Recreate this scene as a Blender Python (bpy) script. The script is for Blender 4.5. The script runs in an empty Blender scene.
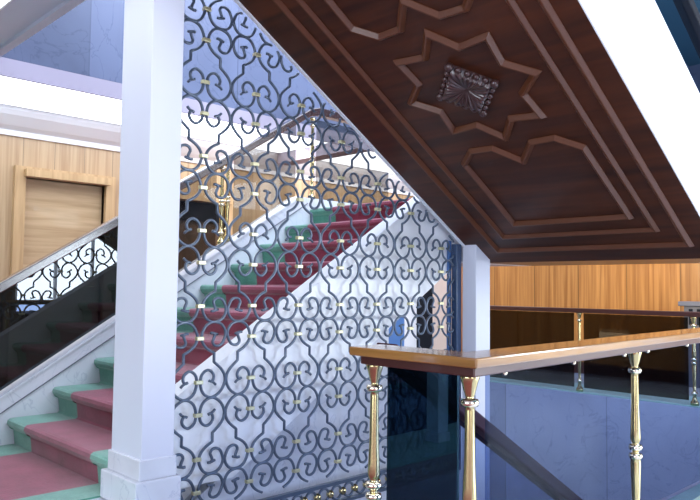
import bpy, bmesh, math, random
from mathutils import Vector, Matrix
random.seed(4)
S = bpy.context.scene
COL = S.collection
H = 1.03            # eye height above the landing floor; the scene is laid out about the eye and lifted at the end

# ------------------------------------------------------------------ camera, world, lights, exposure
cam_d = bpy.data.cameras.new('camera'); cam = bpy.data.objects.new('camera', cam_d); COL.objects.link(cam)
Rv = Vector((0.718, -0.696, 0.012)); Uv = Vector((-0.045, -0.030, 0.999)); Fv = Vector((0.695, 0.717, 0.053))
yaw, pit, rol = 0.8011, 0.0531, 0.0116
Fv = Vector((math.cos(yaw)*math.cos(pit), math.sin(yaw)*math.cos(pit), math.sin(pit)))
r0 = Vector((math.sin(yaw), -math.cos(yaw), 0)); u0 = r0.cross(Fv)
Rv = math.cos(rol)*r0 + math.sin(rol)*u0; Uv = -math.sin(rol)*r0 + math.cos(rol)*u0
cam.matrix_world = Matrix(((Rv.x, Uv.x, -Fv.x, 0), (Rv.y, Uv.y, -Fv.y, 0), (Rv.z, Uv.z, -Fv.z, 0), (0, 0, 0, 1)))
cam_d.sensor_width = 36; cam_d.lens = 36*703.9/700; cam_d.clip_start = .05
S.camera = cam
S.view_settings.view_transform = 'Standard'; S.view_settings.look = 'None'
S.view_settings.gamma = 1; S.view_settings.use_curve_mapping = False
S.view_settings.exposure = 0.10

W = bpy.data.worlds.new('world'); S.world = W; W.use_nodes = True
W.node_tree.nodes['Background'].inputs[0].default_value = (.55, .68, 1.0, 1)
W.node_tree.nodes['Background'].inputs[1].default_value = 0.95

def area(name, loc, direction, sx, sy, power, color):
    d = bpy.data.lights.new(name, 'AREA'); d.shape = 'RECTANGLE'; d.size = sx; d.size_y = sy
    d.energy = power; d.color = color
    o = bpy.data.objects.new(name, d); COL.objects.link(o); o.location = loc
    o.rotation_euler = Vector(direction).to_track_quat('-Z', 'Y').to_euler()
    return o
area('window_daylight_right', (6.6, -5.3, .75), (0, 1, 0), 3.2, 2.7, 620, (.80, .90, 1.0))
area('window_daylight_left', (-1.2, -5.3, .75), (0, 1, 0), 3.0, 2.7, 260, (.80, .90, 1.0))
area('window_daylight_side', (-6.3, 1.0, .5), (1, 0, 0), 5.0, 2.4, 330, (.80, .90, 1.0))
area('window_daylight_end', (8.6, -2.5, .75), (-1, 0, 0), 2.7, 4.2, 480, (.80, .90, 1.0))
area('skylight_daylight', (4.2, 1.6, 4.9), (0, 0, -1), 5.0, 5.0, 560, (.76, .83, 1.0))

# ------------------------------------------------------------------ materials
def mat(name, base=(.8,.8,.8), rough=.5, metal=0, spec=.5, coat=0, sheen=0):
    m = bpy.data.materials.new(name); m.use_nodes = True
    b = m.node_tree.nodes['Principled BSDF']
    b.inputs['Base Color'].default_value = (*base, 1); b.inputs['Roughness'].default_value = rough
    b.inputs['Metallic'].default_value = metal; b.inputs['Specular IOR Level'].default_value = spec
    b.inputs['Coat Weight'].default_value = coat; b.inputs['Sheen Weight'].default_value = sheen
    m.diffuse_color = (*base, 1)
    return m
def N(m, t, **kw):
    n = m.node_tree.nodes.new(t)
    for k, v in kw.items(): setattr(n, k, v)
    return n
def L(m, a, b): m.node_tree.links.new(a, b)
def B(m): return m.node_tree.nodes['Principled BSDF']
def ramp(m, fac, stops):
    r = N(m, 'ShaderNodeValToRGB'); cr = r.color_ramp
    while len(cr.elements) < len(stops): cr.elements.new(.5)
    for e, (p, c) in zip(cr.elements, stops): e.position = p; e.color = (*c, 1)
    L(m, fac, r.inputs[0]); return r.outputs[0]
def coords(m, scale):
    tc = N(m, 'ShaderNodeTexCoord'); mp = N(m, 'ShaderNodeMapping'); mp.inputs['Scale'].default_value = scale
    L(m, tc.outputs['Object'], mp.inputs[0]); return tc, mp.outputs[0]

def wood(name, dark, light, scale, rough=.35, coat=.3, panel=None, axis='X', groove=.012, var=.35):
    m = mat(name, light, rough, coat=coat)
    tc, v = coords(m, scale)
    n = N(m, 'ShaderNodeTexNoise'); n.inputs['Scale'].default_value = 1; n.inputs['Detail'].default_value = 5
    n.inputs['Distortion'].default_value = .6; L(m, v, n.inputs[0])
    c = ramp(m, n.outputs[0], [(.3, dark), (.7, light)])
    if panel:
        sp = N(m, 'ShaderNodeSeparateXYZ'); L(m, tc.outputs['Object'], sp.inputs[0])
        dv = N(m, 'ShaderNodeMath', operation='DIVIDE'); L(m, sp.outputs[axis], dv.inputs[0]); dv.inputs[1].default_value = panel
        fl = N(m, 'ShaderNodeMath', operation='FLOOR'); L(m, dv.outputs[0], fl.inputs[0])
        wn = N(m, 'ShaderNodeTexWhiteNoise', noise_dimensions='1D'); L(m, fl.outputs[0], wn.inputs['W'])
        mr = N(m, 'ShaderNodeMapRange'); L(m, wn.outputs['Value'], mr.inputs[0]); mr.inputs[3].default_value = 1-var; mr.inputs[4].default_value = 1.0
        fr = N(m, 'ShaderNodeMath', operation='FRACT'); L(m, dv.outputs[0], fr.inputs[0])
        gt = N(m, 'ShaderNodeMath', operation='GREATER_THAN'); L(m, fr.outputs[0], gt.inputs[0]); gt.inputs[1].default_value = groove/panel
        mx = N(m, 'ShaderNodeMath', operation='MULTIPLY'); L(m, mr.outputs[0], mx.inputs[0])
        g2 = N(m, 'ShaderNodeMath', operation='MAXIMUM'); L(m, gt.outputs[0], g2.inputs[0]); g2.inputs[1].default_value = .45
        L(m, g2.outputs[0], mx.inputs[1])
        mm = N(m, 'ShaderNodeVectorMath', operation='SCALE'); L(m, c, mm.inputs[0]); L(m, mx.outputs[0], mm.inputs['Scale'])
        c = mm.outputs[0]
    L(m, c, B(m).inputs['Base Color'])
    return m

def marble(name, base, vein, scale=1.2, rough=.25, joint=None, jaxis='X', strength=1.0):
    m = mat(name, base, rough, coat=.15)
    tc, v = coords(m, (scale, scale, scale))
    n = N(m, 'ShaderNodeTexNoise'); n.inputs['Scale'].default_value = 1.4; n.inputs['Detail'].default_value = 8; n.inputs['Distortion'].default_value = 1.2
    L(m, v, n.inputs[0])
    c1 = ramp(m, n.outputs[0], [(.35, tuple(.86*x for x in base)), (.65, base)])
    w = N(m, 'ShaderNodeTexNoise'); w.inputs['Scale'].default_value = 2.2; w.inputs['Detail'].default_value = 6; w.inputs['Distortion'].default_value = 2.0
    L(m, v, w.inputs[0])
    a = N(m, 'ShaderNodeMath', operation='SUBTRACT'); L(m, w.outputs[0], a.inputs[0]); a.inputs[1].default_value = .5
    b = N(m, 'ShaderNodeMath', operation='ABSOLUTE'); L(m, a.outputs[0], b.inputs[0])
    f = N(m, 'ShaderNodeMapRange'); L(m, b.outputs[0], f.inputs[0]); f.inputs[1].default_value = 0; f.inputs[2].default_value = .014
    f.inputs[3].default_value = .45*strength; f.inputs[4].default_value = 0
    mx = N(m, 'ShaderNodeMix', data_type='RGBA'); L(m, f.outputs[0], mx.inputs['Factor']); L(m, c1, mx.inputs['A']); mx.inputs['B'].default_value = (*vein, 1)
    c = mx.outputs['Result']
    if joint:
        sp = N(m, 'ShaderNodeSeparateXYZ'); L(m, tc.outputs['Object'], sp.inputs[0])
        dv = N(m, 'ShaderNodeMath', operation='DIVIDE'); L(m, sp.outputs[jaxis], dv.inputs[0]); dv.inputs[1].default_value = joint[0]
        ad = N(m, 'ShaderNodeMath', operation='ADD'); L(m, dv.outputs[0], ad.inputs[0]); ad.inputs[1].default_value = joint[1]
        fl = N(m, 'ShaderNodeMath', operation='FLOOR'); L(m, ad.outputs[0], fl.inputs[0])
        wn = N(m, 'ShaderNodeTexWhiteNoise', noise_dimensions='1D'); L(m, fl.outputs[0], wn.inputs['W'])
        mr = N(m, 'ShaderNodeMapRange'); L(m, wn.outputs['Value'], mr.inputs[0]); mr.inputs[3].default_value = .78; mr.inputs[4].default_value = 1.12
        fr = N(m, 'ShaderNodeMath', operation='FRACT'); L(m, ad.outputs[0], fr.inputs[0])
        gt = N(m, 'ShaderNodeMath', operation='GREATER_THAN'); L(m, fr.outputs[0], gt.inputs[0]); gt.inputs[1].default_value = .008
        g2 = N(m, 'ShaderNodeMath', operation='MAXIMUM'); L(m, gt.outputs[0], g2.inputs[0]); g2.inputs[1].default_value = .7
        ml = N(m, 'ShaderNodeMath', operation='MULTIPLY'); L(m, g2.outputs[0], ml.inputs[0]); L(m, mr.outputs[0], ml.inputs[1])
        mm = N(m, 'ShaderNodeVectorMath', operation='SCALE'); L(m, c, mm.inputs[0]); L(m, ml.outputs[0], mm.inputs['Scale'])
        c = mm.outputs[0]
    L(m, c, B(m).inputs['Base Color'])
    return m

def carpet(name, a, b):
    m = mat(name, a, .95, spec=.1, sheen=.55)
    tc, v = coords(m, (1, 1, 1))
    n = N(m, 'ShaderNodeTexNoise'); n.inputs['Scale'].default_value = 140; n.inputs['Detail'].default_value = 3; L(m, v, n.inputs[0])
    n2 = N(m, 'ShaderNodeTexNoise'); n2.inputs['Scale'].default_value = 7; n2.inputs['Detail'].default_value = 3; L(m, v, n2.inputs[0])
    ad = N(m, 'ShaderNodeMath', operation='ADD'); L(m, n.outputs[0], ad.inputs[0]); L(m, n2.outputs[0], ad.inputs[1])
    hf = N(m, 'ShaderNodeMath', operation='MULTIPLY'); L(m, ad.outputs[0], hf.inputs[0]); hf.inputs[1].default_value = .5
    L(m, ramp(m, hf.outputs[0], [(.36, a), (.64, b)]), B(m).inputs['Base Color'])
    bp = N(m, 'ShaderNodeBump'); bp.inputs['Strength'].default_value = .5; bp.inputs['Distance'].default_value = .004
    L(m, n.outputs[0], bp.inputs['Height']); L(m, bp.outputs[0], B(m).inputs['Normal'])
    return m

def glass(name, tint, refl, rc=(.92, .96, 1)):
    m = bpy.data.materials.new(name); m.use_nodes = True; nt = m.node_tree; nt.nodes.clear()
    out = N(m, 'ShaderNodeOutputMaterial'); tr = N(m, 'ShaderNodeBsdfTransparent'); gl = N(m, 'ShaderNodeBsdfGlossy')
    tr.inputs[0].default_value = (*[t**.5 for t in tint], 1); gl.inputs['Roughness'].default_value = .0
    gl.inputs[0].default_value = (*rc, 1)
    mx = N(m, 'ShaderNodeMixShader'); mx.inputs[0].default_value = refl
    L(m, tr.outputs[0], mx.inputs[1]); L(m, gl.outputs[0], mx.inputs[2]); L(m, mx.outputs[0], out.inputs[0])
    m.diffuse_color = (*tint, 1)
    return m

def emis(name, c, s):
    m = mat(name, (.9, .9, .9), .5); b = B(m)
    b.inputs['Emission Color'].default_value = (*c, 1); b.inputs['Emission Strength'].default_value = s
    return m

M = {}
M['plaster'] = mat('painted_plaster', (.68, .70, .79), .6)
M['plaster_stringer'] = mat('stringer_plaster', (.90, .91, .93), .5)
M['ceil'] = mat('ceiling_paint', (.76, .76, .95), .7)
M['fascia'] = mat('lavender_fascia_paint', (.46, .42, .52), .7)
M['white'] = mat('moulding_white', (.86, .88, .93), .5)
M['dark_wood'] = wood('dark_mahogany', (.045, .012, .006), (.125, .036, .014), (1.4, 1.4, 22), .33, .35)
M['dark_wood_s'] = wood('dark_mahogany_panel', (.030, .008, .004), (.088, .023, .008), (14, .9, 14), .45, .06)
B(M['dark_wood_s']).inputs['Specular IOR Level'].default_value = .3
M['mould'] = mat('polished_mahogany_moulding', (.11, .034, .013), .34, spec=.45)
M['rosette'] = mat('carved_rosette_wood', (.055, .022, .020), .28, coat=.4)
M['panel_wood'] = wood('light_panel_wood', (.42, .26, .135), (.62, .45, .27), (26, 26, .8), .4, .2, panel=.30, axis='X', groove=.006, var=.22)
M['panel_wood_y'] = wood('honey_panel_wood', (.34, .13, .03), (.62, .29, .08), (26, 26, .8), .38, .25, panel=.62, axis='Y', groove=.012, var=.25)
M['door_wood'] = wood('light_door_wood', (.44, .30, .16), (.60, .44, .26), (1.5, 1.5, 26), .45, .15)
M['frame_wood'] = wood('door_frame_wood', (.46, .29, .14), (.62, .43, .23), (24, 24, 1.2), .4, .2)
M['rail_wood'] = wood('varnished_rail_wood', (.24, .11, .022), (.40, .20, .045), (3, 3, 40), .3, 1.0); B(M['rail_wood']).inputs['Coat Roughness'].default_value = .08; B(M['rail_wood']).inputs['Coat IOR'].default_value = 1.9
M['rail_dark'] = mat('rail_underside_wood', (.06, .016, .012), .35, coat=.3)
M['rail_dark2'] = mat('dark_varnished_rail', (.035, .014, .016), .25, coat=1.0); B(M['rail_dark2']).inputs['Coat Roughness'].default_value = .22; B(M['rail_dark2']).inputs['Coat IOR'].default_value = 1.6
M['rail_low'] = mat('dark_matt_rail', (.05, .012, .018), .5, spec=.2)
M['brass'] = mat('polished_brass', (.60, .50, .25), .22, metal=1)
M['brass_pale'] = mat('pale_brass', (.90, .82, .62), .18, metal=1)
M['collar'] = mat('gilt_collar', (.62, .58, .36), .35, metal=.6)
M['iron'] = mat('painted_wrought_iron', (.085, .115, .165), .38, metal=.35, coat=.3)
M['post'] = mat('dark_blue_steel', (.02, .05, .12), .4, coat=.2)
M['marble'] = marble('white_marble', (.76, .78, .84), (.42, .45, .55))
M['marble_blue'] = marble('grey_blue_marble', (.175, .21, .33), (.09, .115, .20), joint=(1.38, .36), scale=.9)
M['marble_fascia'] = marble('grey_marble', (.56, .61, .72), (.27, .31, .42), joint=(1.15, .2), jaxis='Y', scale=1.0)
M['burgundy'] = carpet('burgundy_carpet', (.19, .018, .042), (.34, .05, .10))
M['green'] = carpet('green_carpet', (.07, .25, .18), (.17, .42, .32))
M['dark_carpet'] = carpet('dark_navy_carpet', (.012, .012, .02), (.03, .03, .045))
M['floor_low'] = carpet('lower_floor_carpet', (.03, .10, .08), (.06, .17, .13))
M['glass_stair'] = glass('tinted_stair_glass', (.022, .032, .045), .05)
M['glass_stair2'] = glass('light_stair_glass', (.40, .40, .38), .012)
M['glass_near'] = glass('tinted_railing_glass', (.33, .41, .62), .009)
M['glass_side'] = glass('dark_side_glass', (.02, .042, .06), .06, (.30, .66, .95))
M['glass_far'] = glass('dark_far_glass', (.075, .066, .055), .01)
M['glass_teal'] = glass('teal_upper_glass', (.55, .68, .78), .02)
M['cove'] = emis('lit_cove', (.84, .90, 1.0), 3.6)
M['lamp_warm'] = emis('warm_lamp', (1, .80, .52), 9)
M['black'] = mat('black_and_painted_shade', (.012, .014, .020), .7, spec=.15)  # matt black parts, and the painted shade at the doors
M['blue_door'] = mat('blue_painted_door', (.08, .20, .48), .4)
M['cream'] = mat('cream_paint', (.75, .62, .52), .6)
M['grey_metal'] = mat('grey_cabinet_metal', (.12, .13, .17), .4, metal=.3)
M['teal_paint'] = mat('teal_ceiling', (.05, .14, .20), .6)
M['wall_brown'] = wood('dark_wall_wood', (.05, .025, .012), (.11, .055, .025), (20, 20, .8), .45, .1)
M['curtain'] = mat('curtain', (.8, .82, .9), .8)

# ------------------------------------------------------------------ helpers
ORIG = {}
def link(name, bm, m, parent=None, smooth=False, bevel=0):
    me = bpy.data.meshes.new(name)
    off = ORIG.get(parent.name, Vector()) if parent else Vector()
    if off.length: bmesh.ops.translate(bm, verts=bm.verts, vec=-off)
    bmesh.ops.recalc_face_normals(bm, faces=bm.faces)
    if smooth:
        for f in bm.faces: f.smooth = True
    bm.to_mesh(me); bm.free()
    for mm in (m if isinstance(m, (list, tuple)) else [m]): me.materials.append(mm)
    o = bpy.data.objects.new(name, me); COL.objects.link(o); o.parent = parent
    ORIG[o.name] = off
    if bevel:
        bv = o.modifiers.new('bevel', 'BEVEL'); bv.width = bevel; bv.segments = 2; bv.limit_method = 'ANGLE'
    return o
def thing(name, label, cat, loc=(0, 0, 0), group=None):
    o = bpy.data.objects.new(name, None); COL.objects.link(o); o.location = loc; o.empty_display_size = .1
    ORIG[o.name] = Vector(loc)
    return tag(o, label, cat, group)
def tag(o, label, cat, group=None):
    o['label'] = label; o['category'] = cat
    if group: o['group'] = group
    return o
def struct(o): o['kind'] = 'structure'; return o
def box(bm, x0, x1, y0, y1, z0, z1, mi=0):
    vs = [bm.verts.new((x, y, z)) for x in (x0, x1) for y in (y0, y1) for z in (z0, z1)]
    for f in ((0,1,3,2), (4,6,7,5), (0,4,5,1), (2,3,7,6), (0,2,6,4), (1,5,7,3)):
        bm.faces.new([vs[i] for i in f]).material_index = mi
    return bm
def bx(*a):
    return box(bmesh.new(), *a)
def prism(bm, poly, y0, y1):
    """polygon in X-Z swept along Y"""
    a = [bm.verts.new((x, y0, z)) for x, z in poly]; b = [bm.verts.new((x, y1, z)) for x, z in poly]
    bm.faces.new(a); bm.faces.new(b[::-1]); n = len(poly)
    for i in range(n): bm.faces.new((a[i], b[i], b[(i+1) % n], a[(i+1) % n]))
    return bm
def pz(poly, y0, y1): return prism(bmesh.new(), poly, y0, y1)
def tube(bm, pts, r, n=6, flat=1.0, nrm=None):
    pts = [Vector(p) for p in pts]; rings = []
    for i, p in enumerate(pts):
        t = (pts[min(i+1, len(pts)-1)] - pts[max(i-1, 0)]).normalized()
        u = nrm if nrm is not None else (Vector((0, 0, 1)) if abs(t.z) < .9 else Vector((1, 0, 0)))
        s = t.cross(u).normalized(); u2 = s.cross(t).normalized()
        rings.append([bm.verts.new(p + s*math.cos(a)*r + u2*math.sin(a)*r*flat) for a in [2*math.pi*(k+.5)/n for k in range(n)]])
    for a, b in zip(rings, rings[1:]):
        for k in range(n): bm.faces.new((a[k], a[(k+1) % n], b[(k+1) % n], b[k]))
    bm.faces.new(rings[0]); bm.faces.new(rings[-1][::-1])
    return bm
def lathe(bm, prof, cx=0, cy=0, n=20):
    rings = []
    for r, z in prof:
        rings.append([bm.verts.new((cx+r*math.cos(2*math.pi*k/n), cy+r*math.sin(2*math.pi*k/n), z)) for k in range(n)])
    for a, b in zip(rings, rings[1:]):
        for k in range(n): bm.faces.new((a[k], a[(k+1) % n], b[(k+1) % n], b[k]))
    bm.faces.new(rings[0]); bm.faces.new(rings[-1])
    return bm
def ball(bm, c, r, sx=1, sy=1, sz=1):
    mt = Matrix.Translation(c) @ Matrix.Diagonal((sx, sy, sz, 1))
    bmesh.ops.create_uvsphere(bm, u_segments=12, v_segments=8, radius=r, matrix=mt)
def copy_tree(o, parent=None):
    c = o.copy(); COL.objects.link(c); c.parent = parent; ORIG[c.name] = ORIG.get(o.name, Vector())
    for ch in [q for q in bpy.data.objects if q.parent == o]: copy_tree(ch, c)
    return c

ZF = -1.03; ZL = -4.2; ZT = .70
TAN = .602; C0 = 2.828           # underside of the upper flight: z = C0 - TAN x
UP = .62                         # slope of the carpeted flight

# ------------------------------------------------------------------ the setting
bm = bmesh.new()
box(bm, -6, 1.60, -5, 7, ZF-.25, ZF-.005)
box(bm, 1.60, 8.2, -5, 1.45, ZF-.25, ZF-.005)
box(bm, 6.65, 8.2, 1.45, 7, ZF-.25, ZF-.005)
box(bm, 1.60, 6.65, 4.95, 7, ZF-.25, ZF-.005)
struct(link('floor', bm, M['marble']))
bm = bmesh.new()
for q in ((-6, 1.36, -5, 2.75), (1.6, 7.3, 5.15, 6.87)): box(bm, *q, ZF-.005, ZF, 0)
box(bm, 7.3, 8.16, 1.19, 6.87, ZF-.005, ZF, 2)
for q in ((1.36, 1.59, 1.19, 3.20), (1.59, 7.3, 1.19, 1.44), (6.66, 7.3, 1.44, 5.15), (1.6, 6.66, 4.96, 5.15), (-6, 1.36, 2.75, 3.19), (-6, .95, 3.19, 3.355), (-6, .95, 3.445, 6.87), (.95, 1.19, 3.19, 6.87)): box(bm, *q, ZF-.005, ZF, 1)
box(bm, 1.19, 1.36, 3.19, 3.335, ZF-.005, ZF, 1)
tag(link('landing_carpet', bm, [M['burgundy'], M['green'], M['dark_carpet']]), 'burgundy landing carpet with green borders along the floor edges', 'carpet')
struct(link('floor_lower', bx(1.0, 7.2, .9, 5.6, ZL-.2, ZL), M['floor_low']))
# marble faces round the stairwell below the landings
struct(link('wall_stairwell_far', bx(6.63, 6.65, 1.45, 4.95, ZL, ZF-.004), M['marble_fascia']))
struct(link('wall_stairwell_near', bx(1.60, 6.65, 1.45, 1.47, ZL, ZF-.004), M['marble']))
struct(link('wall_stairwell_back', bx(1.60, 6.62, 4.941, 4.95, ZL, ZF-.004), M['marble']))
struct(link('wall_stairwell_left', bx(1.48, 1.59, 1.45, 4.95, ZL, ZF-.26), M['marble']))
# white marble wall under the carpeted flight, behind the grille
struct(link('wall_under_stairs', pz([(1.78, ZL), (3.60, ZL), (3.60, UP*3.60-2.44), (1.78, UP*1.78-2.44)], 3.32, 3.40), M['marble']))
struct(link('wall_added_screen', bx(-6, .95, 3.36, 3.44, ZF, 1.6), M['black']))  # unseen black screen, added to keep the reflection in the railing glass dark
# long wood-panelled wall of the gallery
bm = bmesh.new()
box(bm, -6, 2.42, 7, 7.2, ZF, 1.43); box(bm, 2.42, 3.22, 7, 7.2, 1.02, 1.43); box(bm, 3.22, 3.98, 7, 7.2, ZF, 1.43)
box(bm, 3.98, 4.72, 7, 7.2, .96, 1.43); box(bm, 4.72, 12, 7, 7.2, ZF, 1.43)
struct(link('wall_gallery', bm, M['panel_wood']))
bm = bx(8.2, 8.4, -.4, 7, ZF, 1.62); box(bm, 8.2, 8.4, -5, -4.6, ZF, 2.6); box(bm, 8.2, 8.4, -4.6, -.4, ZF, -.6); box(bm, 8.2, 8.4, -4.6, -.4, 2.1, 2.6)
struct(link('wall_right', bm, M['panel_wood_y']))
b = bmesh.new()
for i in range(5): box(b, 8.27, 8.33, -4.57+i*1.035-.03, -4.57+i*1.035+.03, -.6, 2.1)
struct(link('window_4', b, M['white']))
struct(link('baseboard_right', bx(8.17, 8.2, -5, 5.0, ZF, ZF+.14), M['rail_dark']))
# outer wall behind the viewer and at the left, with window openings
bm = bmesh.new()
box(bm, -6, -2.7, -5.2, -5, ZF, 4.6); box(bm, -2.7, .3, -5.2, -5, ZF, -.6); box(bm, -2.7, .3, -5.2, -5, 2.1, 4.6)
box(bm, .3, 5.0, -5.2, -5, ZF, 4.6); box(bm, 5.0, 8.2, -5.2, -5, ZF, -.6); box(bm, 5.0, 8.2, -5.2, -5, 2.1, 4.6)
box(bm, 8.2, 14.5, -5.2, -5, ZF, 4.6)
struct(link('wall_back', bm, M['wall_brown']))
bm = bmesh.new()
box(bm, -6.2, -6, -5, -1.5, ZF, 4.6); box(bm, -6.2, -6, 3.5, 7, ZF, 4.6); box(bm, -6.2, -6, -1.5, 3.5, ZF, -.7); box(bm, -6.2, -6, -1.5, 3.5, 1.7, 4.6)
struct(link('wall_left', bm, M['wall_brown']))
def mullions(name, x0, x1, n, z0, z1):
    b = bmesh.new()
    for i in range(n+1):
        x = x0+(x1-x0)*i/n; box(b, x-.03, x+.03, -5.12, -5.06, z0, z1)
    box(b, x0, x1, -5.12, -5.06, z0, z0+.05); box(b, x0, x1, -5.12, -5.06, z1-.05, z1)
    return struct(link(name, b, M['white']))
mullions('window_1', 5.03, 8.17, 4, -.6, 2.1); mullions('window_2', -2.67, .27, 3, -.6, 2.1)
b = bmesh.new()
for i in range(5): box(b, -6.12, -6.06, -1.47+i*1.235-.03, -1.47+i*1.235+.03, -.7, 1.7)
struct(link('window_3', b, M['white']))
# ceilings and upper walls
struct(link('ceiling', bx(-6, 1.62, -5, 5.255, 1.60, 1.95), M['ceil']))
struct(link('trim_1', bx(1.545, 1.60, -4.9, 5.25, 1.575, 1.60), M['ceil']))
struct(link('ceiling_gallery', bx(-6, 12, 5.345, 7.2, 1.64, 1.95), M['white']))
struct(link('trim_2', bx(-6, 12, 5.262, 5.284, 1.475, 1.605), M['fascia']))
struct(link('trim_3', pz([(0, 0), (1, 0), (1, 1)], 0, 1), M['white']))
bpy.data.objects.remove(bpy.data.objects['trim_3'])
# crown moulding on the gallery wall (profile in Y-Z)
bm = bmesh.new()
prof = [(7.0, 1.40), (6.97, 1.40), (6.965, 1.45), (6.90, 1.48), (6.80, 1.56), (6.77, 1.60), (6.76, 1.64), (7.0, 1.64)]
a = [bm.verts.new((-6, y, z)) for y, z in prof]; c = [bm.verts.new((12, y, z)) for y, z in prof]
bm.faces.new(a); bm.faces.new(c[::-1])
for i in range(len(prof)): bm.faces.new((a[i], c[i], c[(i+1) % len(prof)], a[(i+1) % len(prof)]))
struct(link('trim_3', bm, M['white']))
struct(link('trim_4', bx(5.30, 5.50, 5.345, 6.76, 1.50, 1.64), M['fascia']))
struct(link('wall_upper', bx(-6, 14.5, 5.262, 5.34, 1.606, 4.5), M['marble_blue']))
struct(link('wall_end', bx(14.5, 14.7, -5, 5.42, 1.6, 4.6), M['marble_blue']))
bm = bmesh.new()
box(bm, 9, 14.7, -5, 5.42, 4.5, 4.7); box(bm, -6, 1.4, -5, 5.42, 4.5, 4.7); box(bm, 1.4, 9, 4.6, 5.42, 4.5, 4.7); box(bm, 1.4, 9, -5, -1.4, 4.5, 4.7)
struct(link('ceiling_upper', bm, M['teal_paint']))

# doors in the gallery wall
def door(n, x0, x1, zt, leaf, wood_m):
    bm = bmesh.new()
    box(bm, x0-.10, x0, 6.95, 7.2, ZF, zt+.10); box(bm, x1, x1+.10, 6.95, 7.2, ZF, zt+.10); box(bm, x0, x1, 6.95, 7.2, zt, zt+.10)
    box(bm, x0-.02, x1+.02, 6.88, 6.95, zt+.0, zt+.07)
    f = struct(link('door_%d' % n, bm, M['frame_wood']))
    lf = link('door_leaf', bx(x0+.005, x1-.005, 7.04, 7.08, ZF+.01, zt-.005), leaf, f)
    b = bmesh.new(); tube(b, [(x1-.08, 7.05, -.02), (x1-.08, 6.99, -.02), (x1-.18, 6.99, -.02)], .009)
    link('door_handle', b, M['brass'], lf)
door(1, 2.42, 3.22, 1.02, M['door_wood'], M['frame_wood'])
door(2, 3.98, 4.72, .96, M['wall_brown'], M['frame_wood'])
link('door_head_shade', bx(3.985, 4.715, 7.0, 7.035, .74, .955), M['black'], bpy.data.objects['door_2'])  # black strip paints the recess shade under the lintel
# far corner seen through the passage under the landing
struct(link('trim_5', bx(8.10, 8.2, 6.30, 6.60, ZF, 1.6), M['cream']))
f = struct(link('door_3', bx(8.14, 8.2, 6.60, 6.99, ZF, 1.0), M['black']))  # black sheet paints the shaded space beyond the passage
struct(link('trim_6', bx(7.86, 8.13, 6.93, 7.0, ZF, 1.1), M['white']))
f = struct(link('door_4', bx(7.15, 7.86, 6.94, 7.0, ZF, 1.0), M['blue_door']))
link('door_handle', bx(7.22, 7.25, 6.90, 6.94, -.1, .1), M['brass'], f)

# ------------------------------------------------------------------ lamps
lt = thing('cove_light', 'long white glowing light strip under the gallery ceiling above the wood wall', 'ceiling light', (3, 6.1, 1.64))
link('diffuser', bx(-4, 5.28, 5.37, 6.70, 1.622, 1.632), M['cove'], lt)
link('housing', bx(-4.03, 5.29, 5.35, 6.73, 1.632, 1.639), M['white'], lt)
lt2 = thing('cove_light', 'shorter white glowing light panel beyond the ceiling beam, above the top landing', 'ceiling light', (8, 6.1, 1.64))
link('diffuser', bx(5.52, 11.5, 5.37, 6.70, 1.622, 1.632), M['cove'], lt2)
link('housing', bx(5.505, 11.53, 5.35, 6.73, 1.632, 1.639), M['white'], lt2)
a = area('gallery_downlight', (7.4, 3.2, 1.5), (1, 0, -.35), .3, 4.5, 32, (1, .80, .52))
a = area('gallery_washlight', (5.6, 6.2, 1.58), (0, .5, -1), 3.0, .2, 16, (1, .85, .66))

lt3 = thing('ceiling_panel_light', 'glowing white light panel in the low ceiling at the top left corner', 'ceiling light', (1.1, 2.6, 1.6))
link('diffuser', bx(.90, 1.31, .6, 4.7, 1.585, 1.593), M['cove'], lt3)
link('housing', bx(.88, 1.33, .58, 4.72, 1.593, 1.5995), M['white'], lt3)

# ------------------------------------------------------------------ columns
def column(x, y, ztop, label, dx=.168, dy=.30, zb=ZF):
    t = thing('column', label, 'column', (x+dx/2, y+dy/2, zb), 'square white columns of the stair hall')
    link('shaft', bx(x, x+dx, y, y+dy, zb+.10, ztop), M['plaster'], t, bevel=.004)
    b = bmesh.new(); box(b, x-.035, x+dx+.03, y-.025, y+dy+.035, zb, -.895); box(b, x-.012, x+dx+.012, y-.010, y+dy+.012, -.895, -.80)
    link('plinth', b, M['marble'], t, bevel=.006)
    return t
column(1.593, 3.0, 1.60, 'wide white square column on marble plinth at left edge of the iron grille')
t = thing('column', 'narrow white square column under the low end of the dark wood soffit', 'column', (4.257, 3.06, ZL), 'square white columns of the stair hall')
link('shaft', pz([(4.17, ZL), (4.345, ZL), (4.345, C0-TAN*4.345+.03), (4.17, C0-TAN*4.17+.03)], 3.0, 3.12), M['plaster'], t, bevel=.004)
t = thing('pilaster', 'slim white pilaster standing left of the stair foot, mirrored in the railing glass', 'pilaster', (-.54, 3.05, ZF))
link('shaft', bx(-.60, -.49, 3.0, 3.10, ZF+.06, 1.60), M['plaster'], t, bevel=.004)
link('plinth', bx(-.61, -.48, 2.99, 3.11, ZF, ZF+.06), M['marble'], t, bevel=.004)

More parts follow.
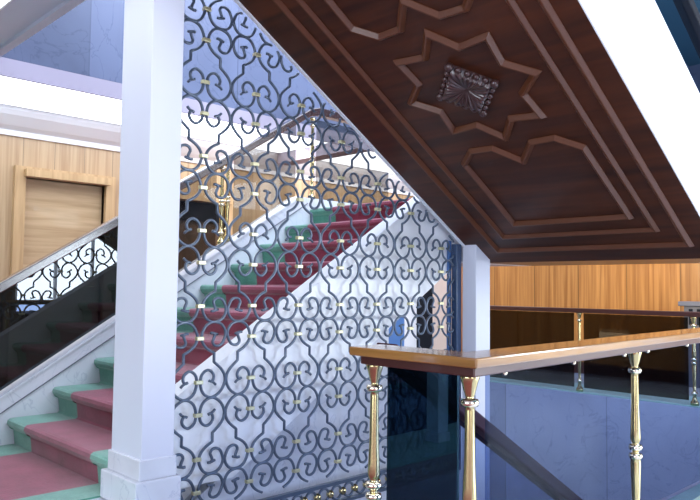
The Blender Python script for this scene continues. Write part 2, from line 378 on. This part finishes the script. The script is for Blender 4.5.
# ------------------------------------------------------------------ carpeted flight (going up to the right)
NOSE = [(4.125-.280*k, ZT-.1735*k) for k in range(10)]        # k=9 is the first step
st = thing('staircase', 'white stone staircase flight rising right behind the iron grille to the landing', 'staircase', (1.6, 4.0, ZF))
b = bmesh.new()
poly = [(1.665, ZF)]
for i in range(9, -1, -1):
    x, z = NOSE[i]; poly.append((x+.06, z-.012)); poly.append((NOSE[i-1][0]+.06 if i else 5.25, z-.012))
poly += [(5.25, .20), (4.23, .20), (2.242, ZF)]
link('steps', pz(poly, 3.34, 4.775), M['marble'], st)
def stringer(y0, y1, ctop, xs, xe, level):
    p = [(xs, UP*xs+ctop), ]
    xk = (level-ctop)/UP
    p += [(xk, level), (xe, level), (xe, .20), (4.23, .20)]
    x2 = (ZF+2.42)/UP
    p += [(x2, ZF), (xs, ZF)]
    return pz(p, y0, y1)
link('stringer', stringer(3.20, 3.335, -1.734, 1.80, 5.25, .86), M['plaster_stringer'], st)
link('stringer', stringer(4.785, 4.94, -1.697, 1.20, 5.25, .80), M['marble'], st)
# thin plinth band running along the stair side of the far stringer
def band(y0, y1, c, h, xs, xe): return pz([(xs, UP*xs+c), (xe, UP*xe+c), (xe, UP*xe+c+h), (xs, UP*xs+c+h)], y0, y1)
link('coping', band(4.776, 4.95, -1.697-.004, .016, 1.20, 4.02), M['marble'], st)
link('skirting_joint', band(4.776, 4.782, -1.795, .006, 1.25, 4.1), M['grey_metal'], st)

# carpet with bull-nosed steps
def carpet_profile():
    top, th = [], .012
    pts = [(1.2, ZF+.004), (NOSE[9][0]+.045, ZF+.004)]
    for i in range(9, -1, -1):
        x, z = NOSE[i]
        pts += [(x+.035, z-.075), (x+.03, z-.065), (x+.006, z-.052), (x-.006, z-.030), (x-.002, z-.010), (x+.012, z), (x+.03, z+.002)]
        nx = NOSE[i-1][0]+.045 if i else 5.24
        pts += [(nx-.012, z+.002), (nx, z+.012)]
    return pts
def carpet_strip(y0, y1, x_end=5.24):
    bm = bmesh.new(); pr = carpet_profile()
    rows = [[bm.verts.new((x, y, z)) for x, z in pr] for y in (y0, y1)]
    low = [[bm.verts.new((x+.01, y, z-.012)) for x, z in pr] for y in (y0, y1)]
    n = len(pr)
    for i in range(n-1):
        bm.faces.new((rows[0][i], rows[0][i+1], rows[1][i+1], rows[1][i]))
        for s in (0, 1): bm.faces.new((rows[s][i], rows[s][i+1], low[s][i+1], low[s][i]))
    return bm
cp = thing('stair_carpet', 'burgundy stair carpet with green borders running up the white flight', 'carpet', (1.6, 4.0, ZF))
link('centre', carpet_strip(3.55, 4.48), M['burgundy'], cp, smooth=False)
link('border', carpet_strip(3.342, 3.55), M['green'], cp)['label'] = 'green border on the grille side'
link('border', carpet_strip(4.48, 4.776), M['green'], cp)['label'] = 'green border on the glass side'
rn = link('floor_runner', bx(.96, 1.2, 3.55, 4.48, ZF, ZF+.006), M['burgundy'])
tag(rn, 'burgundy carpet runner on the green floor before the first step', 'carpet')

# ------------------------------------------------------------------ far balustrade of the carpeted flight
RB = thing('stair_balustrade', 'glass balustrade with sloping dark handrail on the far side of the carpeted flight', 'railing', (1.6, 4.87, ZF))
YB = 4.87
def slope_bar(xa, xb, c, h, y0, y1, k=UP): return pz([(xa, k*xa+c-h), (xb, k*xb+c-h), (xb, k*xb+c), (xa, k*xa+c)], y0, y1)
CR = -.955
XT = 4.17
link('handrail', prism(slope_bar(1.25, XT, CR, .07, YB-.045, YB+.045),
     [(XT, UP*XT+CR-.07), (XT+.12, UP*XT+CR-.04), (5.3, UP*XT+CR-.04), (5.3, UP*XT+CR+.03), (XT+.10, UP*XT+CR+.03), (XT, UP*XT+CR)], YB-.045, YB+.045), M['rail_dark2'], RB, bevel=.008)
XP = 3.30
def stair_pane(xa, xb, c0, c1): return pz([(xa, UP*xa+c0), (xb, UP*xb+c0), (xb, UP*xb+c1), (xa, UP*xa+c1)], YB-.004, YB+.004)
link('glass_panel', stair_pane(1.25, 2.56, -1.675, CR-.072), M['glass_stair'], RB)
link('glass_panel', stair_pane(2.62, XP-.11, -1.675, CR-.072), M['glass_stair2'], RB)
link('glass_panel', stair_pane(XP+.06, 4.02, -1.675, CR-.072), M['glass_stair2'], RB)
link('glass_panel', bx(4.27, 5.25, YB-.004, YB+.004, .80, 1.55), M['glass_stair2'], RB)

BAL = [(.027, .845), (.028, .837), (.024, .825), (.018, .80), (.013, .782), (.011, .775), (.022, .770), (.024, .762), (.022, .754), (.013, .748), (.0135, .74),
       (.015, .60), (.0185, .51), (.020, .475), (.017, .462), (.011, .452), (.018, .446), (.0215, .440), (.0215, .428), (.012, .422), (.012, .412), (.0215, .405), (.022, .397), (.018, .392),
       (.020, .375), (.018, .30), (.014, .19), (.012, .13), (.022, .122), (.025, .112), (.022, .102), (.014, .095), (.020, .05), (.034, .03), (.036, 0)]
def baluster_bm(x, y, z0, h=.845):
    k = h/.845
    return lathe(bmesh.new(), [(r, z0+z*k) for r, z in BAL[::-1]], x, y, 20)
def baluster(x, y, z0, parent, h=.845, m='brass'):
    o = link('baluster', baluster_bm(x, y, z0, h), M[m], parent, smooth=True)
    k = h/.845
    for z in (.762, .437, .400, .112):
        b = lathe(bmesh.new(), [(.010, z0+(z-.013)*k), (.0235, z0+(z-.010)*k), (.0265, z0+z*k), (.0235, z0+(z+.010)*k), (.010, z0+(z+.013)*k)], x, y, 20)
        link('ring', b, M['brass_pale'], o, smooth=True)
    return o
baluster(XP, YB, UP*XP-1.672, RB, .69)
baluster(XP-.055, YB, UP*(XP-.055)-1.672, RB, .69)
baluster(4.22, YB, .80, RB, .76)

# ------------------------------------------------------------------ upper flight with its carved wooden underside
uf = thing('upper_staircase', 'upper stair flight with dark carved wood underside and white side, sloping down to the right', 'staircase', (4.38, 2.25, .20))
YL, YR = 3.10, 1.41
cs = 1/math.sqrt(1+TAN*TAN); XE = 4.375
def sof(v, s, h=0):
    """point on the sloping underside: v across (Y), s down the slope from x=0, h proud of it"""
    return Vector((s*cs - h*TAN*cs, v, C0 - TAN*s*cs - h*cs))
so = link('soffit_panel', pz([(1.64, C0-1.64*TAN), (XE, C0-XE*TAN), (XE, C0-XE*TAN+.143), (1.64, C0-1.64*TAN+.143)], YR+.009, YL-.003), M['dark_wood_s'], uf)
def moulding(name, pts, w, h, m, parent, closed=True):
    bm = bmesh.new(); n = len(pts); pts = [Vector((p[0], p[1])) for p in pts]; rings = []
    prof = [(-.5, 0), (-.5, .2), (-.10, 1), (.10, 1), (.5, .2), (.5, 0)]
    for i, p in enumerate(pts):
        d0 = (p - pts[i-1]).normalized() if (closed or i) else None
        d1 = (pts[(i+1) % n] - p).normalized() if (closed or i < n-1) else None
        if d0 is None: d0 = d1
        if d1 is None: d1 = d0
        n0 = Vector((-d0.y, d0.x)); n1 = Vector((-d1.y, d1.x)); mt = (n0+n1)
        mt = mt/ max(.35, mt.dot(n0)) if mt.length > 1e-6 else n0
        rings.append([bm.verts.new(sof(*(p + mt*a*w), b*h-.001)) for a, b in prof])
    for i in range(n if closed else n-1):
        A, Bq = rings[i], rings[(i+1) % n]
        for k in range(len(prof)-1): bm.faces.new((A[k], A[k+1], Bq[k+1], Bq[k]))
    return link(name, bm, m, parent)
CV, CS = 2.175, 3.455
moulding('outer_moulding', [(1.555, 1.95), (1.555, 4.95), (2.86, 4.95), (2.86, 1.95)], .045, .022, M['mould'], so, False)
moulding('inner_moulding', [(1.69, 1.95), (1.69, 4.79), (2.725, 4.79), (2.725, 1.95)], .040, .020, M['mould'], so, False)
star = []
for k in range(16):
    a = math.pi/8*k; r = .395 if k % 2 == 0 else .285
    star.append((CV+r*math.sin(a), CS+r*math.cos(a)))
moulding('star_moulding', star, .042, .028, M['mould'], so)
def cutpanel(sg):
    q = [(.385, 1.19), (.385, .56), (.27, .46), (.125, .465), (0, .605), (-.125, .465), (-.27, .46), (-.385, .56), (-.385, 1.19)]
    return [(CV+v, CS+sg*s) for v, s in q]
moulding('panel_moulding', cutpanel(1), .042, .026, M['mould'], so)
moulding('panel_moulding', cutpanel(-1), .042, .026, M['mould'], so)
# carved square rosette, standing on its corner
bm = bmesh.new(); na, nr = 160, 9; grid = []
for i in range(nr+1):
    t = i/nr; row = []
    for k in range(na):
        a = 2*math.pi*k/na; R = .168/(abs(math.cos(a))**1.0+abs(math.sin(a))**1.0)
        hh = .020 + .030*math.sin(min(1, t*1.15)*math.pi*.5) - .030*max(0, t-.88)/.12
        hh += .008*t*math.cos(a*24)*(1 if t < .98 else 0)
        row.append(bm.verts.new(sof(CV+R*t*math.cos(a), CS-.01+R*t*math.sin(a), hh if i < nr else 0)))
    grid.append(row)
for i in range(nr):
    for k in range(na): bm.faces.new((grid[i][k], grid[i][(k+1) % na], grid[i+1][(k+1) % na], grid[i+1][k]))
bmesh.ops.remove_doubles(bm, verts=grid[0], dist=1e-5)
cor = [(.172, 0), (0, .172), (-.172, 0), (0, -.172)]
for q in range(4):
    for j in range(5):
        t = j/5; v = cor[q][0]*(1-t)+cor[(q+1) % 4][0]*t; s = cor[q][1]*(1-t)+cor[(q+1) % 4][1]*t
        ball(bm, sof(CV+v, CS-.01+s, .026), .024 if j == 0 else .018)
link('rosette', bm, M['rosette'], so, smooth=True)
def para(xa, xb, ca, cb, y0, y1): return pz([(xa, ca-TAN*xa), (xb, ca-TAN*xb), (xb, cb-TAN*xb), (xa, cb-TAN*xa)], y0, y1)
link('stringer', pz([(1.64, C0-TAN*1.64+.145), (XE, C0-TAN*XE+.145), (XE, .201), (5.25, .201), (5.25, .86), ((3.51-.86)/TAN, .86), (1.64, 3.51-TAN*1.64)], YR+.009, YR+.07), M['plaster_stringer'], uf)
link('cladding', pz([(1.64, C0-TAN*1.64), (XE, C0-TAN*XE), (XE, .201), (5.25, .201), (5.25, .86), ((3.51-.86)/TAN, .86), (1.64, 3.51-TAN*1.64)], YR, YR+.008), M['plaster_stringer'], uf)
link('stringer', pz([(1.78, C0-TAN*1.78+.02), (XE, C0-TAN*XE+.02), (XE, .86), ((3.51-.86)/TAN, .86), (1.78, 3.51-TAN*1.78)], 3.03, 3.095), M['plaster_stringer'], uf)
link('edge_trim', para(1.64, 4.20, C0-.012, C0+.03, 3.098, 3.118), M['white'], uf)
poly = []
for i in range(9):
    x = 4.125-.280*i; z = ZT+.1735*i; poly += [(x, z-.0), (x, z+.1735)]
x_end = 1.64; poly += [(x_end, poly[-1][1]), (x_end, C0-TAN*x_end+.16), (XE-.02, C0-TAN*(XE-.02)+.16), (XE-.02, ZT)]
link('steps', pz(poly, YR+.075, 3.02), M['marble'], uf)
link('landing_slab', bx(XE+.002, 5.25, YR+.075, 3.195, .20, ZT), M['rail_dark'], uf)
# glass balustrade on the white side of the upper flight
ub = thing('upper_balustrade', 'dark teal glass balustrade with black handrail on top of the white upper flight', 'railing', (3, YR-.05, 1.7))
link('glass_panel', para(1.66, 4.3, 3.512, 3.90, YR+.03, YR+.04), M['glass_teal'], ub)
link('handrail', para(1.66, 4.5, 3.90, 3.97, YR-.005, YR+.075), M['black'], ub, bevel=.008)

# ------------------------------------------------------------------ wrought-iron grille
A = 3.14/9.5591; GX, GZ, GP, GO, GY = 6.0125*A, 4.4425*A-.008, 1.1846*A, .5046*A, 3.14
gr = thing('iron_grille', 'blue-grey wrought iron scroll grille with brass collars between the two white columns', 'grille', (1.8, GY, -1.22))
gg = (GP-GO)/A
P1 = [(.20, .078), (.25, .078), (.28, .045), (.262, -.01), (.243, -.06), (.27, -.11), (.335, -.128), (.41, -.10), (.46, -.02), (.482, .07), (.45, .16), (.375, .228), (.25, .25),
      (.14, .215), (.07, .13), (.036, .02), (.06, -.07), (.12, -.145), (.20, -.20), (.275, -.235)]
P2 = [(.275, -gg+.30), (.345, -gg+.245), (.42, -gg+.175), (.475, -gg+.09), (.487, -gg-.01), (.45, -gg-.11), (.375, -gg-.195), (.26, -gg-.25), (.15, -gg-.225), (.07, -gg-.15), (.035, -gg-.03),
      (.045, -gg+.085), (.10, -gg+.155), (.17, -gg+.180), (.235, -gg+.15), (.275, -gg+.09), (.268, -gg+.03), (.235, -gg-.002), (.19, -gg+.012)]
def crom(p, n=4):
    out = []
    for i in range(len(p)-1):
        a, b_, c, d = p[max(i-1, 0)], p[i], p[i+1], p[min(i+2, len(p)-1)]
        for k in range(n):
            t = k/n
            out.append(tuple(.5*((2*b_[j]) + (-a[j]+c[j])*t + (2*a[j]-5*b_[j]+4*c[j]-d[j])*t*t + (-a[j]+3*b_[j]-3*c[j]+d[j])*t**3) for j in (0, 1)))
    out.append(p[-1]); return out
STR = crom(P1)+crom(P2)
EAR = [[(.25, .078), (.29, .068), (.335, .055)], [(.235, -gg-.002), (.28, -gg-.025), (.315, -gg-.06)]]
XL, XR, ZB = 1.79, 4.09, -1.165
def inside(x, z): return XL < x < XR and z > ZB and z < C0-TAN*x-.01
IR = .0078
pieces = []
for c in range(-1, 7):
    for k in range(-1, 7):
        top = 2*k+1
        zt = GZ-k*GP-GO
        flip = (k % 2) == 1
        for sg in (-1, 1):
            def tr(u, v):
                if flip: v = -gg-v
                return (GX+(c+sg*u)*A, GY, zt+v*A)
            runs, run = [], []
            for u, v in STR:
                q = tr(u, v)
                if inside(q[0], q[2]): run.append((q, (u, v)))
                else:
                    runs.append(run); run = []
            runs.append(run)
            for run in runs:
                if len(run) < 3: continue
                bm = bmesh.new(); tube(bm, [q for q, _ in run], IR, 6, 1.0, Vector((0, 1, 0)))
                for ear in EAR:
                    if any(abs(uv[0]-ear[0][0])+abs(uv[1]-ear[0][1]) < 1e-6 for _, uv in run) and all(inside(tr(*e)[0], tr(*e)[2]) for e in ear):
                        tube(bm, [tr(*e) for e in ear], IR*.9, 6, 1.0, Vector((0, 1, 0)))
                pieces.append((len(run), bm))
pieces.sort(key=lambda t: -t[0])
print('scroll pieces', len(pieces))
for n, (q, bm) in enumerate(pieces[:100]): link('scroll', bm, M['iron'], gr, smooth=True)
rest = bmesh.new()
for q, bm in pieces[100:]:
    me = bpy.data.meshes.new('tmp'); bm.to_mesh(me); bm.free(); rest.from_mesh(me); bpy.data.meshes.remove(me)
if len(pieces) > 100: link('scroll', rest, M['iron'], gr, smooth=True)['kind'] = 'stuff'
ncol = 0
for c in range(0, 7):
    for r in range(-1, 14):
        x = GX+c*A; z = GZ-(r//2)*GP-(r % 2)*GO
        if inside(x, z) and inside(x, z+.03):
            b = bx(x-.021, x+.021, GY-.014, GY+.014, z-.010, z+.010); link('collar', b, M['collar'], gr, bevel=.003); ncol += 1
print('collars', ncol)
link('frame_post', bx(4.105, 4.160, GY-.02, GY+.03, -1.30, C0-TAN*4.16), M['post'], gr, bevel=.003)
link('frame_post', bx(4.085, 4.118, GY+.04, GY+.058, -1.30, C0-TAN*4.118), M['blue_door'], gr, bevel=.002)
link('frame_post', bx(1.765, 1.785, GY-.015, GY+.015, -1.30, C0-TAN*1.785), M['iron'], gr)
b = bx(1.765, 4.16, GY-.015, GY+.015, -1.185, -1.165); box(b, 1.765, 4.16, GY-.015, GY+.015, -1.30, -1.28)
link('bottom_rail', b, M['iron'], gr)
for i in range(23):
    b = bmesh.new()
    x = 1.83+i*.102
    pts = [(x+.040*math.cos(t), GY, -1.2325+.040*math.sin(t)) for t in [2*math.pi*k/14 for k in range(15)]]
    tube(b, pts, .008, 6, 1, Vector((0, 1, 0)))
    link('ring', b, M['iron'], gr, smooth=True)
for i in range(22):
    b = bmesh.new(); ball(b, (1.881+i*.102, GY, -1.2325), .024); link('bead', b, M['brass'], gr, smooth=True)

# ------------------------------------------------------------------ near railing in the foreground
nr_ = thing('landing_railing', 'foreground railing with varnished wooden handrail, brass balusters and tinted glass', 'railing', (1.63, 1.2, ZF))
ZR = -.186; RX = 1.56; RY = 1.12; RW = .145; SL = .045
bm = bmesh.new()
pl = [(RX, RY), (4.6, RY+3.04*SL), (4.6, RY+RW+3.04*SL), (RX+RW, RY+RW), (RX+RW, 1.61), (RX, 1.61)]
va = [bm.verts.new((x, y, ZR-.028)) for x, y in pl]; vb = [bm.verts.new((x, y, ZR)) for x, y in pl]
bm.faces.new(va[::-1]); bm.faces.new(vb)
for i in range(6): bm.faces.new((va[i], va[(i+1) % 6], vb[(i+1) % 6], vb[i]))
link('handrail', bm, M['rail_wood'], nr_, bevel=.005)
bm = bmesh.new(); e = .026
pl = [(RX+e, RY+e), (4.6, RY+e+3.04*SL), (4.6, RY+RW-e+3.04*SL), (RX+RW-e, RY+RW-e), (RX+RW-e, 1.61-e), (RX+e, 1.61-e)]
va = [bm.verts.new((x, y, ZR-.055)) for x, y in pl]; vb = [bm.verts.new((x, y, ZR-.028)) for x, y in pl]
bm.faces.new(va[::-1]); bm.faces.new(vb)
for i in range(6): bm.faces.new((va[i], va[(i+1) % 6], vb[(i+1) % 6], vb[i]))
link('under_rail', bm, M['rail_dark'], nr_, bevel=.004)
hb = ZR-.055-ZF
for x, y in ((RX+RW/2, 1.565), (RX+RW/2, 1.195), (2.80, RY+RW/2+.05), (4.02, RY+RW/2+.11)): baluster(x, y, ZF, nr_, hb)
link('glass_panel', bx(RX+RW/2-.005, RX+RW/2+.005, 1.235, 1.505, ZF+.06, ZR-.056), M['glass_side'], nr_)
for xa, xb in ((1.72, 2.76), (2.84, 3.98), (4.06, 4.6)):
    bm = bmesh.new(); ya = RY+RW/2+(xa-RX)*SL; yb = RY+RW/2+(xb-RX)*SL
    lo = [(xa, ya-.005), (xb, yb-.005), (xb, yb+.005), (xa, ya+.005)]
    va = [bm.verts.new((x, y, ZF+.06)) for x, y in lo]; vb = [bm.verts.new((x, y, ZR-.056)) for x, y in lo]
    bm.faces.new(va[::-1]); bm.faces.new(vb)
    for i in range(4): bm.faces.new((va[i], va[(i+1) % 4], vb[(i+1) % 4], vb[i]))
    link('glass_panel', bm, M['glass_near'], nr_)
for x in (1.80, 2.25, 2.68, 2.92, 3.4, 3.9):
    b = bmesh.new(); ball(b, (x, RY+RW/2-.012+(x-RX)*SL, ZR-.062), .009); link('clip', b, M['brass_pale'], nr_, smooth=True)

# descending flight and its handrail
df = thing('lower_staircase', 'flight of steps going down right, between the near railing and the grille', 'staircase', (1.7, 2.2, ZL))
poly = [(1.605, ZF-.002)]
z = ZF-.002; x = 1.62
for i in range(17):
    poly += [(x, z), (x, z-.172)]; x += .28; z -= .172
poly = poly[:2]+poly[2:]; poly += [(x-.28, z-.20), (1.605, ZF-.45)]
link('steps', pz(poly, 1.67, 2.98), M['marble'], df)
dr = thing('lower_balustrade', 'dark wooden handrail over tinted glass sloping down right behind the near railing', 'railing', (1.8, 1.62, ZF))
DC = .865
link('handrail', para(1.74, 5.6, DC-.06, DC, 1.565, 1.665), M['rail_low'], dr, bevel=.008)
link('glass_panel', para(1.76, 5.6, DC-.82, DC-.062, 1.61, 1.62), M['glass_near'], dr)
for x in (2.9, 4.2): baluster(x, 1.615, DC-TAN*x-.90, dr, .84)

# ------------------------------------------------------------------ far railing
fr = thing('gallery_railing', 'far railing with dark handrail, brass posts and dark glass before the wood wall', 'railing', (6.72, 3.0, ZF))
link('handrail', bx(6.69, 6.78, 1.5, 4.93, ZR-.045, ZR), M['rail_dark'], fr, bevel=.006)
for y in (4.75, 3.56, 2.44, 1.6): baluster(6.735, y, ZF, fr, .80)
for ya, yb in ((3.62, 4.70), (2.49, 3.51), (1.65, 2.39)):
    link('glass_panel', bx(6.73, 6.74, ya, yb, ZF+.04, ZR-.05), M['glass_far'], fr)
cb = thing('radiator_cabinet', 'grey slotted metal cabinet against the wood wall at the right edge', 'cabinet', (8.05, 2.7, ZF))
link('body', bx(7.95, 8.165, 2.1, 2.98, ZF, -.16), M['grey_metal'], cb, bevel=.005)
link('top', bx(7.92, 8.165, 2.05, 3.03, -.16, -.11), M['grey_metal'], cb, bevel=.005)
for i in range(10):
    b = bmesh.new(); box(b, 7.943, 7.95, 2.14+i*.083, 2.18+i*.083, -.36, -.19)
    link('slot', b, M['black'], cb)

# ------------------------------------------------------------------ lift everything so that the landing floor is z = 0
for o in list(S.objects):
    if o.parent is None: o.location.z += H
